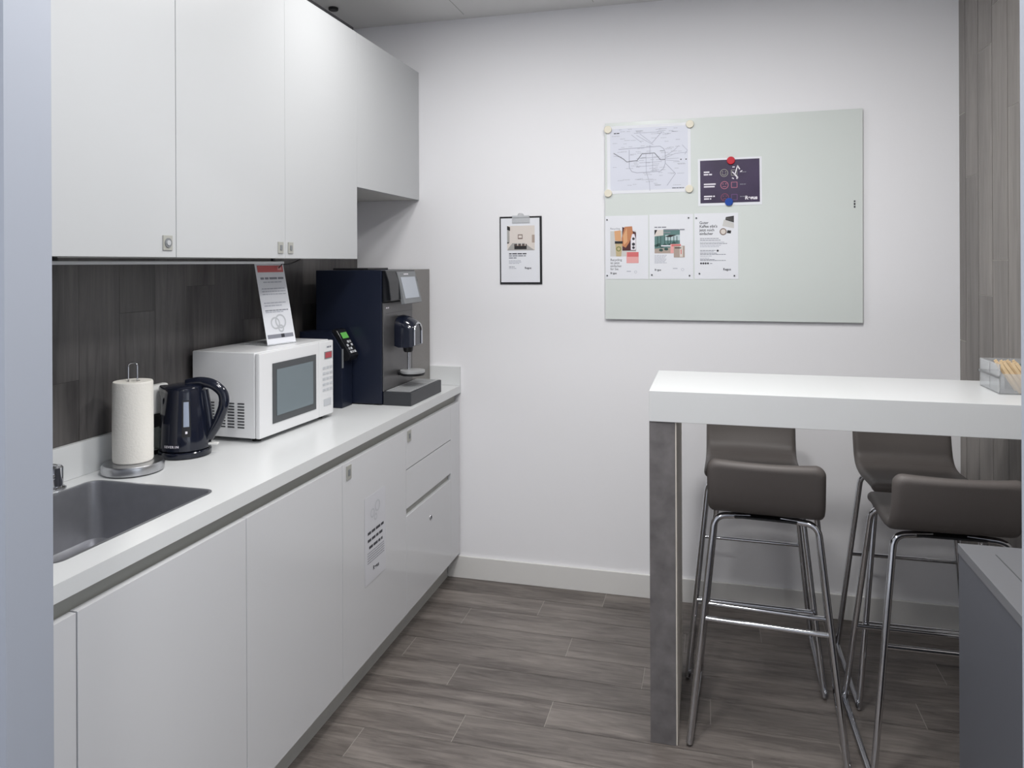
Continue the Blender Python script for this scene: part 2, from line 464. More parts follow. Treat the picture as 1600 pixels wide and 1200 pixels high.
lock(d2[0], -1.1905, 1.525, True, 0.03, 0.037); lock(d2[1], -1.132, 1.525, True, 0.03, 0.037)
c3,d3 = wall_cab('short white wall cabinet in the corner above the coffee machine', -0.648, -0.002, 1.7732, [(-0.648,-0.002)])
mb = MB(); mb.box(0.004, XU-0.012, YF+0.002, -0.650, 2.3808, 2.40, 'blackm'); tag(mb.build('shadow_gap_strip'), 'black strip standing in for the shadow gap on top of the tall white wall cabinets', 'shadow gap strip')  # black strip gives the dark shadow gap above the tall cabinets

# strip light under the wall cabinets
lb = thing('under_cabinet_light', 'slim silver strip light, unlit, hanging under the wall cabinets', 'lamp', (0.215,-1.68,1.472))
mb = MB(); mb.box(0.20,0.232,-2.36,-1.015,1.4725,1.4815,'alu',0.002); mb.build('housing', lb)
for y in (-1.945,-1.06):
    mb = MB(); mb.box(0.211,0.221,y-0.006,y+0.006,1.4815,1.4905,'blackm'); mb.build('bracket', lb)
mb = MB(); mb.tube(fillet([(0.216,-1.015,1.477),(0.216,-0.985,1.470),(0.21,-0.93,1.474),(0.20,-0.86,1.488)],0.03),0.0028,'blackm'); mb.build('cable', lb)
mb = MB(); mb.tube(fillet([(0.216,-1.0,1.474),(0.17,-0.945,1.462),(0.06,-0.83,1.425),(0.012,-0.80,1.34),(0.010,-0.80,1.215)],0.05),0.0022,'blackm'); mb.build('cable', lb)

# base cabinets
XD, ZD0, ZD1 = 0.5282, 0.118, 0.829
def base_cab(label, y0, y1):
    t = thing('base_cabinet', label, 'cabinet', (0.27,(y0+y1)/2,0.1), 0, 'white base cabinets')
    mb = MB()
    mb.box(0.02,XD-0.0185,y0+0.0005,y1-0.0005,0.105,0.73,'carc')
    mb.build('carcass', t); return t
def front(t, name, y0,y1,z0,z1, m='gloss'):
    mb = MB(); mb.box(XD-0.018,XD,y0+0.0013,y1-0.0013,z0,z1,m,0.001); return mb.build(name, t)
def block(parent, y, z, w, h):
    mb = MB(); mb.box(XD+0.0002,XD+0.0025,y-w/2,y+w/2,z-h/2,z+h/2,'channel',0.0006)
    mb.box(XD+0.0025,XD+0.004,y-w*0.2,y+w*0.2,z-h*0.22,z+h*0.22,'mgrey',0.0004); return mb.build('lock', parent)
b1 = base_cab('white base cabinet under the sink with one wide gloss door', -2.194, -1.671); front(b1,'door',-2.194,-1.671,ZD0,ZD1)
b2 = base_cab('white base cabinet with a plain gloss door, right of the sink cabinet', -1.671, -1.1615); front(b2,'door',-1.671,-1.1615,ZD0,ZD1)
b3 = base_cab('white base cabinet with a paper notice stuck to its gloss door', -1.1615, -0.646); dr3 = front(b3,'door',-1.1615,-0.646,ZD0,ZD1); block(dr3,-1.12,0.795,0.034,0.046)
b4 = base_cab('white base cabinet with three drawers next to the back wall', -0.646, -0.137)
f = front(b4,'drawer',-0.646,-0.137,0.6760,ZD1); block(f,-0.617,0.80,0.034,0.044)
front(b4,'drawer',-0.646,-0.137,0.5235,0.6725)
f = front(b4,'drawer',-0.646,-0.137,ZD0,0.4945)
mb = MB(); mb.disc((XD+0.0002,-0.388,0.408),0.011,0.003,(1,0,0),'steel',20,0.001); mb.box(XD+0.0032,XD+0.0045,-0.390,-0.386,0.402,0.414,'blackm'); mb.build('lock', f)
mb = MB(); mb.box(XD-0.018,XD-0.0182+0.004,-0.645,-0.138,0.4945,0.5235,'channel'); mb.build('grip_channel', b4)
for y0,y1,l in ((YF+0.002,-2.194,'narrow white filler panel left of the sink cabinet, beside the pale door frame'),(-0.137,-0.0135,'narrow white filler panel between the drawers and the back wall')):
    mb = MB(); mb.box(XD-0.0175,XD-0.0005,y0+0.0012,y1-0.0012,ZD0,ZD1-0.001,'gloss',0.001); tag(mb.build('filler_panel'), l, 'panel', 'filler panels')
mb = MB(); mb.box(0.485,0.505,YF+0.002,-0.0135,0.742,0.8655,'channel'); tag(mb.build('grip_rail'), 'grey recessed grip rail under the front edge of the white worktop', 'rail')
mb = MB(); mb.box(0.45,0.4665,YF+0.002,-0.0135,0.0006,0.1045,'plinth'); 
pl = tag(mb.build('plinth'), 'pale metallic recessed plinth along the floor under the white base cabinets', 'plinth')

# notice on the cabinet door
T = frame((XD+0.0006,-1.006,0.372),(0,1,0),(0,0,1)); nt_ = MB(); rng = random.Random(11)
nt_.box(0,0.168,0,0.30,0,0.0004,'film',T=T)
dn = tag(nt_.build('notice', smooth=False), 'white paper notice with bold black lines, stuck on a white cabinet door', 'notice')
mb = MB()
for i in range(3): words(mb,T,0.022+0.01*(i==2),0.168-i*0.025,0.128-0.02*(i==2),0.0095,0.0008,'ink',rng,1.6,4)
mb.build('heading', dn, smooth=False); mb = MB()
for i in range(5): words(mb,T,0.02,0.104-i*0.0085,0.135,0.0028,0.0008,'inkg',rng)
lg_ = MB(); lg_.text('Regus', 0.02, at(T,0.0008) @ Matrix.Translation((0.062,0.036,0)), 'ink', bold=0.0006); lg_.build('logo', dn, smooth=False)
mb.build('lettering', dn)
mb = MB()
for cx,cy,r in ((0.06,0.235,0.016),(0.10,0.25,0.02),(0.085,0.215,0.012)): ring2(mb,T,cx,cy,r,0.005,0.0008,'greyp')
mb.build('drawing', dn)

# ------------------------------------------------------------------ coffee machine
cm = thing('coffee_machine', 'blue-black bean to cup coffee machine with grey metal front and sloping screen, in the corner', 'coffee machine', (0.24,-0.28,ZC))
Z0 = ZC+0.0005; ZT = 1.4455
mb = MB(); mb.box(0.09,0.384,-0.552,-0.242,Z0+0.004,ZT,'navy',0.003); mb.build('body', cm)
mb = MB(); mb.box(0.09,0.386,-0.2405,-0.022,Z0+0.004,ZT,'mside',0.003); mb.build('side_unit', cm)
mb = MB(); mb.box(0.3845,0.390,-0.546,-0.245,0.955,1.312,'mfront',0.001)
fp = mb.build('front_panel', cm)
mb = MB(); rng = random.Random(5)
T = frame((0.3902,-0.545,0),(0,1,0),(0,0,1))
words(mb,T,0.022,1.288,0.036,0.006,0.0004,'inkw',rng,1.5,2.5)
mb.build('marking', fp)
mb = MB(); rect(mb,T,0.02,1.268,0.29,1.2695,0.0003,'tray'); mb.build('panel_joint', fp)
mb = MB(); mb.prism([(0.3845,-0.548,1.313),(0.424,-0.548,1.322),(0.415,-0.548,1.40),(0.40,-0.548,1.4445),(0.3845,-0.548,1.4445)],(0,0.304,0),'blackg',0.004); mb.build('upper_front', cm)
# sloping screen
T = frame((0.437,-0.447,1.303),(0,1,0),(-0.034,0,0.135))
mb = MB(); mb.box(0,0.192,0,0.139,-0.012,0.004,'mgrey',0.002,T=T); ds = mb.build('display_housing', cm)
mb = MB(); mb.box(0.02,0.172,0.022,0.114,0.0042,0.0052,'screen',0.0003,T=T); mb.build('screen', ds)
mb = MB(); words(mb,T,0.06,0.124,0.05,0.005,0.0046,'inkw',rng,1.5,3); mb.build('marking', ds)
# spout hood
def arch(x, w, z0, z1, n=12):
    pts = [(x,-0.39+w,z0)]
    r = w
    for k in range(n+1):
        a = PI*k/n; pts.append((x,-0.39+r*math.cos(a), z1-r*0.9+r*0.9*math.sin(a)))
    pts.append((x,-0.39-w,z0)); return pts
mb = MB(); bm = mb.bm
secs = [arch(0.3905,0.052,1.128,1.252),arch(0.41,0.056,1.122,1.256),arch(0.44,0.054,1.122,1.250),arch(0.468,0.047,1.125,1.232),arch(0.474,0.042,1.13,1.222)]
R = [[bm.verts.new(p) for p in s] for s in secs]
for a,b in zip(R,R[1:]):
    for i in range(len(a)): bm.faces.new([a[i],b[i],b[(i+1)%len(a)],a[(i+1)%len(a)]])
bm.faces.new(R[0]); bm.faces.new(R[-1][::-1]); bmesh.ops.recalc_face_normals(bm, faces=bm.faces); mb.mi('navyg')
sp = mb.build('spout_hood', cm)
mb = MB(); mb.tube(arch(0.4755,0.040,1.132,1.222),0.0042,'chrome',8); mb.build('chrome_rim', sp)['label'] = 'bright chrome rim'
mb = MB(); mb.lathe([(0.016,0),(0.020,0.006),(0.022,0.022)],'blackm',(0.435,-0.40,1.10)); mb.build('nozzle', sp)
cs = MB(); cs.lathe([(0.05,0),(0.052,0.004),(0.052,0.012),(0.046,0.013)],'grate',(0.452,-0.395,1.012),28); cs.lathe([(0.05,0),(0.052,0.008)],'blackm',(0.452,-0.395,1.003),28)
cup = cs.build('cup_stand', cm)
mb = MB(); mb.tube([(0.437,-0.40,1.0255),(0.437,-0.40,1.10)],0.0065,'chrome',10); mb.tube([(0.392,-0.40,1.012),(0.42,-0.40,1.012)],0.012,'blackm',10); mb.build('stand_rod', cup)
mb = MB(); mb.box(0.386,0.507,-0.545,-0.196,Z0,Z0+0.054,'tray',0.003); dt = mb.build('drip_tray', cm)
mb = MB(); mb.box(0.394,0.498,-0.532,-0.208,Z0+0.0545,Z0+0.0565,'grate')
for i in range(12): mb.box(0.400,0.492,-0.525+i*0.0265,-0.521+i*0.0265,Z0+0.0565,Z0+0.0572,'mgrey')
mb.build('grate', dt)
mb = MB(); mb.box(0.14,0.30,-0.50,-0.30,ZT+0.0003,ZT+0.008,'blackm',0.002); mb.build('bean_lid', cm)
for x,y in ((0.12,-0.52),(0.36,-0.52),(0.12,-0.05),(0.36,-0.05)):
    mb = MB(); mb.disc((x,y,ZC+0.0002),0.014,0.0045,(0,0,1),'blackrub',16); mb.build('foot', cm)

# payment unit
pt = thing('payment_terminal', 'tall narrow dark payment box with a small card reader, beside the coffee machine', 'card reader', (0.16,-0.607,ZC))
mb = MB(); mb.prism([(0.07,-0.647,Z0),(0.258,-0.647,Z0),(0.258,-0.647,1.13),(0.212,-0.647,1.20),(0.07,-0.647,1.20)],(0,0.085,0),'navy',0.002); mb.build('housing', pt)
mb = MB(); mb.prism([(0.2585,-0.642,1.085),(0.282,-0.642,1.088),(0.292,-0.642,1.106),(0.232,-0.642,1.209),(0.215,-0.642,1.213),(0.210,-0.642,1.205),(0.2585,-0.642,1.132)],(0,0.074,0),'blackg',0.003); rd = mb.build('card_reader', pt)
T = frame((0.2925,-0.642,1.1065),(0,1,0),(-0.06,0,0.103))
mb = MB(); rect(mb,T,0.012,0.078,0.062,0.104,0.0012,'green'); mb.build('display', rd)['label'] = 'small lit green display'
for i in range(4):
    for j in range(3):
        if (i+j) % 4 != 3:
            mb = MB(); mb.box(0.014+j*0.017,0.026+j*0.017,0.012+i*0.015,0.022+i*0.015,0.0005,0.0025,'alu' if (i*3+j)%2 else 'greyp',0.0006,T=T); mb.build('key', rd)
mb = MB(); mb.prism([(0.2585,-0.65,1.06),(0.264,-0.65,1.06),(0.264,-0.65,1.135),(0.2585,-0.65,1.135)],(0,0.004,0),'mgrey'); mb.build('bracket', pt)

# ------------------------------------------------------------------ microwave
ang = math.radians(-2.147)
mw = thing('microwave', 'white microwave oven with a dark framed window, on the worktop under the wide cabinet', 'microwave', (0.2795,-1.2373,ZC), ang)
# local axes: +x out of the front, +y to the right along the front
def mwb(*a, **k): pass
D = 0.258
mb = MB(); mb.box(-D,-0.019,0.0,0.449,0.014,0.289,'mww',0.004); body = mb.build('case', mw, local=True)
mb = MB()
for c in (0.07,0.108,0.142,0.184):
    for i in range(9): mb.box(-c-0.0125,-c+0.0125,-0.0012,0.001,0.046+i*0.0095,0.050+i*0.0095,'slot')
mb.build('vent', body, local=True)
mb = MB(); mb.box(-0.017,0.0,0.0,0.352,0.014,0.287,'mww',0.004); door = mb.build('door', mw, local=True)
mb = MB(); mb.box(0.0002,0.002,0.067,0.328,0.050,0.247,'mwframe',0.0008); wf = mb.build('window_frame', door, local=True)
mb = MB(); mb.box(0.002,0.0032,0.089,0.306,0.073,0.225,'mwglass'); mb.build('window_pane', wf, local=True)
mb = MB(); mb.box(-0.017,0.0,0.3535,0.449,0.014,0.287,'mww',0.004); cp = mb.build('control_panel', mw, local=True)
mb = MB(); mb.box(0.0002,0.0015,0.386,0.438,0.222,0.248,'mgrey'); mb.box(0.0015,0.002,0.391,0.433,0.225,0.245,'red'); mb.build('display', cp, local=True)['label'] = 'small red display'
T = frame((0.0006,0,0),(0,1,0),(0,0,1)); rng = random.Random(2)
for r in range(5):
    for c in range(3):
        mb = MB(); mb.box(0.374+c*0.024,0.392+c*0.024,0.105+r*0.02,0.114+r*0.02,0,0.001,'greyp',0.0004,T=T); mb.build('button', cp, local=True)
mb = MB(); mb.box(0.380,0.43,0.05,0.075,0,0.001,'greyp',0.0005,T=T); mb.build('door_button', cp, local=True)
mb = MB(); words(mb,T,0.402,0.262,0.03,0.0055,0.0003,'inkg',rng,1.5,3); mb.build('marking', cp, local=True)
for x,y in ((-0.04,0.04),(-0.04,0.41),(-0.23,0.04),(-0.23,0.41)):
    mb = MB(); mb.disc((x,y,0.0003),0.014,0.0137,(0,0,1),'blackrub',16); mb.build('foot', mw, local=True)

# notice stand on the microwave
T = frame((0.190,-1.0555,1.1905),(0.0285,0.1336,0),(-0.062,0.0,0.282))
ns = thing('notice_stand', 'leaning notice with a red header in an acrylic stand, on top of the white microwave', 'notice', (0.19,-0.99,1.1898))
WN, HN = 0.137, 0.291
mb = MB(); mb.box(0,WN,0,HN,0,0.0016,'paper',0.0003,T=T); sheet = mb.build('sheet', ns)
mb = MB(); rect(mb,T,0.008,HN-0.033,WN-0.006,HN-0.009,0.0020,'salmon'); rect(mb,T,0.104,HN-0.026,0.124,HN-0.013,0.0024,'salmonl'); mb.build('header_band', sheet, smooth=False)['label'] = 'red header band'
mb = MB()
words(mb,T,0.016,HN-0.059,0.11,0.0075,0.002,'inkg',rng); words(mb,T,0.026,HN-0.071,0.092,0.004,0.002,'inkl',rng)
for i,(y,w) in enumerate(((0.094,0.11),(0.104,0.112),(0.114,0.112),(0.145,0.108),(0.155,0.085),(0.172,0.11),(0.178,0.09))): words(mb,T,0.014,HN-y,w,0.0035,0.002,'inkl' if i!=5 else 'inkg',rng)
mb.build('lettering', sheet, smooth=False)
mb = MB(); rect(mb,T,0.006,0.022,WN-0.008,0.036,0.002,'inkg'); rect(mb,T,0.07,0.023,0.086,0.036,0.0023,'ink'); mb.build('footer_band', sheet, smooth=False)['label'] = 'grey footer band'
mb = MB(); ring2(mb,T,0.052,0.075,0.022,0.006,0.002,'greyp'); ring2(mb,T,0.078,0.08,0.026,0.006,0.0022,'greyp'); ring2(mb,T,0.075,0.055,0.014,0.006,0.0024,'greyp'); mb.build('drawing', sheet)
mb = MB(); mb.box(-0.002,WN+0.002,-0.0005,0.004,-0.11,0.004,'acryl',T=frame((0.190,-1.0555,1.1905),(0.0285,0.1336,0),(0,0,1))); mb.build('stand_foot', ns)

# ------------------------------------------------------------------ kettle
KX,KY,KR = 0.134,-1.4035,math.radians(14.9)
kt = thing('kettle', 'blue-black plastic jug kettle with a loop handle, beside the paper towel roll', 'kettle', (KX,KY,ZC), KR)
mb = MB(); mb.lathe([(0.07,0.0004),(0.075,0.004),(0.075,0.016),(0.071,0.020)],'navyg',n=40); mb.build('power_base', kt, local=True)
def spout(p, a):
    d = math.cos(a-PI)
    if p.z > 0.13 and d > 0.75:
        k = (d-0.75)/0.25*min(1,(p.z-0.13)/0.06)
        p = p + Vector((-0.020*k*k,0,0.004*k))
    return p
mb = MB(); mb.lathe([(0.069,0.0205),(0.0735,0.024),(0.073,0.05),(0.0705,0.09),(0.067,0.13),(0.063,0.16),(0.060,0.185),(0.058,0.198),(0.055,0.204)],'navyg',n=48,shape=spout); kb = mb.build('jug', kt, local=True)
mb = MB(); mb.lathe([(0.0545,0.2043),(0.052,0.208),(0.040,0.212),(0.018,0.214),(0.006,0.2145)],'navyg',n=40,sx=1.03); mb.build('lid', kt, local=True)
# loop handle
hp = fillet([(0.006,0,0.211),(0.042,0,0.219),(0.085,0,0.213),(0.117,0,0.185),(0.119,0,0.15),(0.098,0,0.095),(0.070,0,0.052)],0.035)
mb = MB(); mb.tube(hp,0.0125,'navyg',12,flat=1.25); mb.build('handle', kt, local=True)
mb = MB(); mb.tube([(0.058,0,0.195),(0.068,0,0.14),(0.074,0,0.09),(0.075,0,0.06)],0.011,'navyg',10,flat=1.1); mb.build('handle_spine', kt, local=True)
# water gauge and writing on the curved side that faces the room
def kw(ang, z, r_off=0.0):
    import bisect
    zs = [(0.024,0.0735),(0.05,0.073),(0.09,0.0705),(0.13,0.067),(0.16,0.063),(0.185,0.060)]
    for (z0,r0),(z1,r1) in zip(zs,zs[1:]):
        if z0 <= z <= z1: r = r0+(r1-r0)*(z-z0)/(z1-z0)
    r += r_off
    return Vector((r*math.cos(ang), r*math.sin(ang), z))
def patch(mb, a0,a1,z0,z1,off,m,na=4,nz=8):
    for i in range(na):
        for j in range(nz):
            A = [a0+(a1-a0)*i/na,a0+(a1-a0)*(i+1)/na]; Z = [z0+(z1-z0)*j/nz,z0+(z1-z0)*(j+1)/nz]
            mb.poly([kw(A[0],Z[0],off),kw(A[1],Z[0],off),kw(A[1],Z[1],off),kw(A[0],Z[1],off)], m)
a = -PI/2+0.46
mb = MB(); patch(mb,a-0.17,a+0.17,0.066,0.172,0.0012,'blackm'); patch(mb,a-0.11,a+0.11,0.096,0.168,0.002,'kwin'); patch(mb,a-0.04,a+0.04,0.076,0.083,0.002,'inkw',2,2); mb.build('water_gauge', kb, local=True)
mb = MB(); txt = 'SEVERIN'
for i,ch in enumerate(txt):
    aa = -PI/2-0.40+i*0.088
    p = kw(aa,0.036,0.0012); t_ = Vector((-math.sin(aa),math.cos(aa),0))
    mb.text(ch,0.0095,frame(p,t_,(0,0,1)),'inkw',align='CENTER',bold=0.0003)
mb.build('lettering', kb, local=True)
mb = MB(); mb.box(0.068,0.100,-0.008,0.008,0.030,0.036,'wplast',0.002); mb.build('switch', kt, local=True)['label'] = 'white rocker switch'

# paper towel holder and roll
HX,HY = 0.117,-1.594
th = thing('paper_towel_holder', 'brushed steel paper towel holder with round base and wire loop, standing behind the sink', 'towel holder', (HX,HY,ZC))
mb = MB(); mb.lathe([(0.072,0.0004),(0.079,0.004),(0.080,0.020),(0.076,0.027),(0.062,0.0295)],'steel',(HX,HY,ZC),48); mb.build('base', th)
dx,dy = 0.966*0.0125,0.257*0.0125
mb = MB(); mb.tube(fillet([(HX-dx,HY-dy,ZC+0.0297),(HX-dx,HY-dy,ZC+0.300),(HX+dx,HY+dy,ZC+0.300),(HX+dx,HY+dy,ZC+0.0297)],0.014,8),0.0022,'chrome',10); mb.build('wire_loop', th)
mb = MB(); bm = mb.bm
n = 40; prof = [(0.019,0.0303),(0.049,0.0303),(0.0515,0.034),(0.052,0.12),(0.0515,0.246),(0.0495,0.250),(0.019,0.250)]
Rr = [[bm.verts.new((HX+r*math.cos(2*PI*k/n),HY+r*math.sin(2*PI*k/n),ZC+z)) for k in range(n)] for r,z in prof]
Rr.append(Rr[0])
for a_,b_ in zip(Rr,Rr[1:]):
    for k in range(n): bm.faces.new([a_[k],a_[(k+1)%n],b_[(k+1)%n],b_[k]])
mb.mi('towel'); tag(mb.build('paper_towel_roll'), 'full white paper towel roll standing on the steel holder', 'paper towel roll')

# small filter coffee maker squeezed behind the kettle
cf = thing('coffee_maker', 'small white filter coffee maker with glass jug, half hidden between paper towel roll and kettle', 'coffee maker', (0.045,-1.44,ZC))
mb = MB(); mb.prism([(0.0205,-1.495,1.022),(0.047,-1.495,1.022),(0.047,-1.495,1.095),(0.04,-1.495,1.107),(0.0205,-1.495,1.107)],(0,0.131,0.0),'wplast',0.004); hd = mb.build('brew_head', cf)
mb = MB(); mb.disc((0.0472,-1.452,1.065),0.010,0.004,(1,0,0),'blackm',18); mb.build('knob', hd)
mb = MB(); mb.box(0.0195,0.026,-1.485,-1.38,0.915,1.022,'wplast',0.002); mb.build('back_column', cf)
mb = MB(); mb.box(0.0195,0.0545,-1.49,-1.375,Z0,0.914,'blackm',0.003); mb.build('hot_plate', cf)
mb = MB(); mb.lathe([(0.040,0.0003),(0.044,0.01),(0.045,0.04),(0.040,0.068)],'glass',(0.0405,-1.425,0.9145),32,sx=0.28); jg = mb.build('glass_jug', cf)
mb = MB(); mb.lathe([(0.041,0),(0.042,0.02),(0.034,0.034)],'blackm',(0.0405,-1.425,0.9835),32,sx=0.28); mb.build('jug_lid', jg)

# ------------------------------------------------------------------ back wall: clipboard and board
cb = thing('clipboard', 'black clipboard with a metal clip, hung on the white back wall', 'clipboard', (0.826,-0.002,1.53))
T = frame((0.7262,-0.0012,1.3745),(1,0,0.004),(-0.001,0,1))
CW,CH = 0.199,0.311
# frame() normal points to -y here (x cross z)
mb = MB(); mb.box(0,CW,0,CH,0,0.004,'blackm',0.0012,T=T); mb.build('board', cb)
mb = MB(); mb.box(0.062,0.142,CH-0.006,CH+0.004,0.0042,0.010,'alu',0.001,T=T); mb.box(0.060,0.144,CH-0.031,CH-0.006,0.0052,0.0075,'alu',0.0008,T=T)
cl = mb.build('clip', cb)
mb = MB(); mb.tube([T @ Vector(p) for p in fillet([(0.088,CH+0.004,0.006),(0.092,CH+0.014,0.006),(0.112,CH+0.014,0.006),(0.116,CH+0.004,0.006)],0.006)],0.0016,'alu',8); mb.build('hanging_loop', cl)
mb = MB(); mb.box(0.006,CW-0.010,0.009,CH-0.008,0.0042,0.0047,'paper',T=T); ps = tag(mb.build('notice', smooth=False), 'white printed sheet with a meeting room photo, held by the black clipboard', 'notice')
rng = random.Random(21)
mb = MB(); z = 0.0050
rect(mb,T,0.036,0.155,0.166,0.268,z,'p_beige')
shape2(mb,T,[(0.036,0.155),(0.166,0.155),(0.150,0.165),(0.12,0.188),(0.06,0.188),(0.044,0.168)],z+0.0002,'p_grey2')
shape2(mb,T,[(0.036,0.185),(0.047,0.19),(0.047,0.262),(0.036,0.268)],z+0.0002,'p_grey2')
shape2(mb,T,[(0.036,0.25),(0.05,0.245),(0.05,0.262),(0.036,0.268)],z+0.0003,'p_dk')
rect(mb,T,0.036,0.187,0.0435,0.193,z+0.0003,'p_dk'); rect(mb,T,0.153,0.19,0.166,0.226,z+0.0003,'p_tan')
rect(mb,T,0.087,0.207,0.109,0.228,z+0.0003,'p_brown'); rect(mb,T,0.09,0.212,0.106,0.224,z+0.0004,'p_beige')
rect(mb,T,0.07,0.160,0.128,0.184,z+0.0004,'p_dk'); rect(mb,T,0.074,0.176,0.126,0.18,z+0.0005,'p_brown')
for x in (0.084,0.102,0.119): rect(mb,T,x,0.176,x+0.004,0.188,z+0.0006,'p_beige')
mb.build('photo_print', ps, smooth=False)
mb = MB()
for i,w in enumerate((0.088,0.08,0.036)): words(mb,T,0.044,0.137-i*0.0095,w,0.005,z,'ink' if i<1 else 'inkg',rng)
for i,w in enumerate((0.06,0.058,0.05)): words(mb,T,0.044,0.106-i*0.006,w,0.003,z,'inkl',rng)
words(mb,T,0.044,0.078,0.026,0.003,z,'inkg',rng); words(mb,T,0.044,0.071,0.034,0.003,z,'inkl',rng)
lg_ = MB(); lg_.text('Regus',0.013,at(T,z) @ Matrix.Translation((0.118,0.07,0)),'ink',bold=0.0003); lg_.build('logo', ps, smooth=False)
mb.build('lettering', ps, smooth=False)

wb = thing('glass_board', 'large greenish frosted glass notice board on the back wall', 'board', (1.74,-0.01,1.222))
q = [(1.2145,1.2219),(2.2660,1.2219),(2.2682,2.0972),(1.2165,2.0895)]
mb = MB(); mb.prism([(x,-0.0145,z) for x,z in q],(0,0.006,0),'board'); mb.build('glass_panel', wb, smooth=False)
for x,z in ((1.30,1.31),(2.18,1.31),(1.30,2.0),(2.18,2.0)):
    mb = MB(); mb.disc((x,-0.0002,z),0.012,0.0082,(0,-1,0),'alu',16); mb.build('spacer', wb)
T = frame((2.2335,-0.0147,1.722),(0,0,-1),(1,0,0)); mb = MB()
words(mb,T,0,0,0.03,0.006,0.0003,'ink',random.Random(1),1.0,1.6); mb.build('lettering', wb, smooth=False)

YB = -0.0150
def sheet_on_board(label, x0,z0,x1,z1, tilt, m='paper', name='poster', cat='poster', group=None):
    w, h = x1-x0, z1-z0
    T = frame((x0,YB,z0),(1,0,tilt),(-tilt,0,1))
    mb = MB(); mb.box(0,w,0,h,0,0.0007,m,T=T)
    o = tag(mb.build(name, smooth=False), label, cat, group)
    return o, T, w, h
def magnet(x, z, m, label):
    mb = MB(); mb.disc((x,YB-0.0013,z),0.0168,0.008,(0,-1,0),m,28,0.002)
    return tag(mb.build('magnet'), label, 'magnet', 'round magnets on the glass board')

# transit map
mp, T, w, h = sheet_on_board('landscape transit map sheet held by four cream magnets on the glass board', 1.2255,1.7755,1.5865,2.0745,0.004,'paper','map_sheet','map')
mb = MB(); rect(mb,T,0.014,0.014,w-0.012,h-0.012,0.0009,'paperc')
z = 0.0012; rng = random.Random(8)
def L(pts, t=0.0016, m='inkm', dz=0.0): line2(mb,T,[(x*w,(1-y)*h) for x,y in pts],t,z+dz,m)
L([(0.27,0.36),(0.27,0.62),(0.30,0.68),(0.36,0.70),(0.64,0.69),(0.68,0.65),(0.70,0.58),(0.70,0.41),(0.68,0.36),(0.64,0.325),(0.14,0.345)],0.0024)
L([(0.08,0.40),(0.2,0.49),(0.24,0.535),(0.365,0.52),(0.425,0.425),(0.575,0.42),(0.645,0.525),(0.70,0.52)],0.0036,'inkg',0.0002)
L([(0.36,0.15),(0.53,0.28),(0.56,0.30)]); L([(0.40,0.13),(0.54,0.27)]); L([(0.66,0.12),(0.54,0.28)],0.0022); L([(0.30,0.14),(0.42,0.26)])
L([(0.33,0.12),(0.62,0.115)]); L([(0.39,0.555),(0.66,0.55)]); L([(0.47,0.42),(0.475,0.70)]); L([(0.52,0.30),(0.52,0.44)])
L([(0.475,0.70),(0.51,0.84),(0.515,0.97)]); L([(0.705,0.58),(0.82,0.73),(0.72,0.90)],0.002); L([(0.70,0.50),(0.82,0.44),(0.96,0.43)]); L([(0.70,0.47),(0.80,0.40),(0.86,0.33)])
L([(0.70,0.51),(0.86,0.51)],0.0014); L([(0.71,0.53),(0.86,0.55)],0.0014); L([(0.40,0.49),(0.60,0.485)]); L([(0.55,0.43),(0.55,0.69)]); L([(0.36,0.61),(0.62,0.60)])
L([(0.90,0.32),(0.96,0.40),(0.93,0.46)]); L([(0.08,0.44),(0.18,0.46)])
for i in range(110):
    x = rng.uniform(0.06,0.86); y = rng.uniform(0.1,0.94)
    words(mb,T,x*w,y*h,rng.uniform(0.012,0.034),0.0022,z-0.0001,'inkl',rng)
words(mb,T,0.085*w,0.885*h,0.026,0.004,z,'ink',rng); words(mb,T,0.78*w,0.055*h,0.05,0.003,z,'ink',rng)
for x in (0.885,0.945): shape2(mb,T,circle2(x*w,0.47*h,0.0028,10),z,'ink')
mb.build('map_print', mp, smooth=False)
magnet(1.2293,2.0605,'cream','round cream magnet on the top left corner of the transit map')
magnet(1.5828,2.0672,'cream','round cream magnet on the top right corner of the transit map')
magnet(1.2295,1.7787,'cream','round cream magnet on the bottom left corner of the transit map')
magnet(1.5790,1.7885,'cream','round cream magnet on the bottom right corner of the transit map')

# purple sign
sg, T, w, h = sheet_on_board('purple feedback sign with three smiley faces, between a red and a blue magnet', 1.6165,1.7125,1.8775,1.9155,0.006,'paper','sign','sign')
mb = MB(); rect(mb,T,0.009,0.012,w-0.009,h-0.008,0.0009,'purple'); mb.build('purple_print', sg, smooth=False)['label'] = 'dark purple printed panel'
rng = random.Random(4); z = 0.0012
for r,(a,b) in enumerate(((0.032,0.034),(0.05,0.053),(0.045,0.03))):
    y = 0.142-r*0.052; mb = MB()
    words(mb,T,0.024,y,a,0.0058,z,'inkw',rng,2.5,9); words(mb,T,0.024,y-0.0105,b,0.0058,z,'inkw',rng,2.5,9); mb.build('caption', sg, smooth=False)
    mb = MB(); words(mb,T,0.172,y-0.003,0.026,0.003,z,'inkg',rng); mb.build('side_note', sg, smooth=False)
lg_ = MB(); lg_.text('Regus',0.021,at(T,z) @ Matrix.Translation((0.192,0.024,0)),'inkw',bold=0.0009); lg_.build('logo', sg, smooth=False)
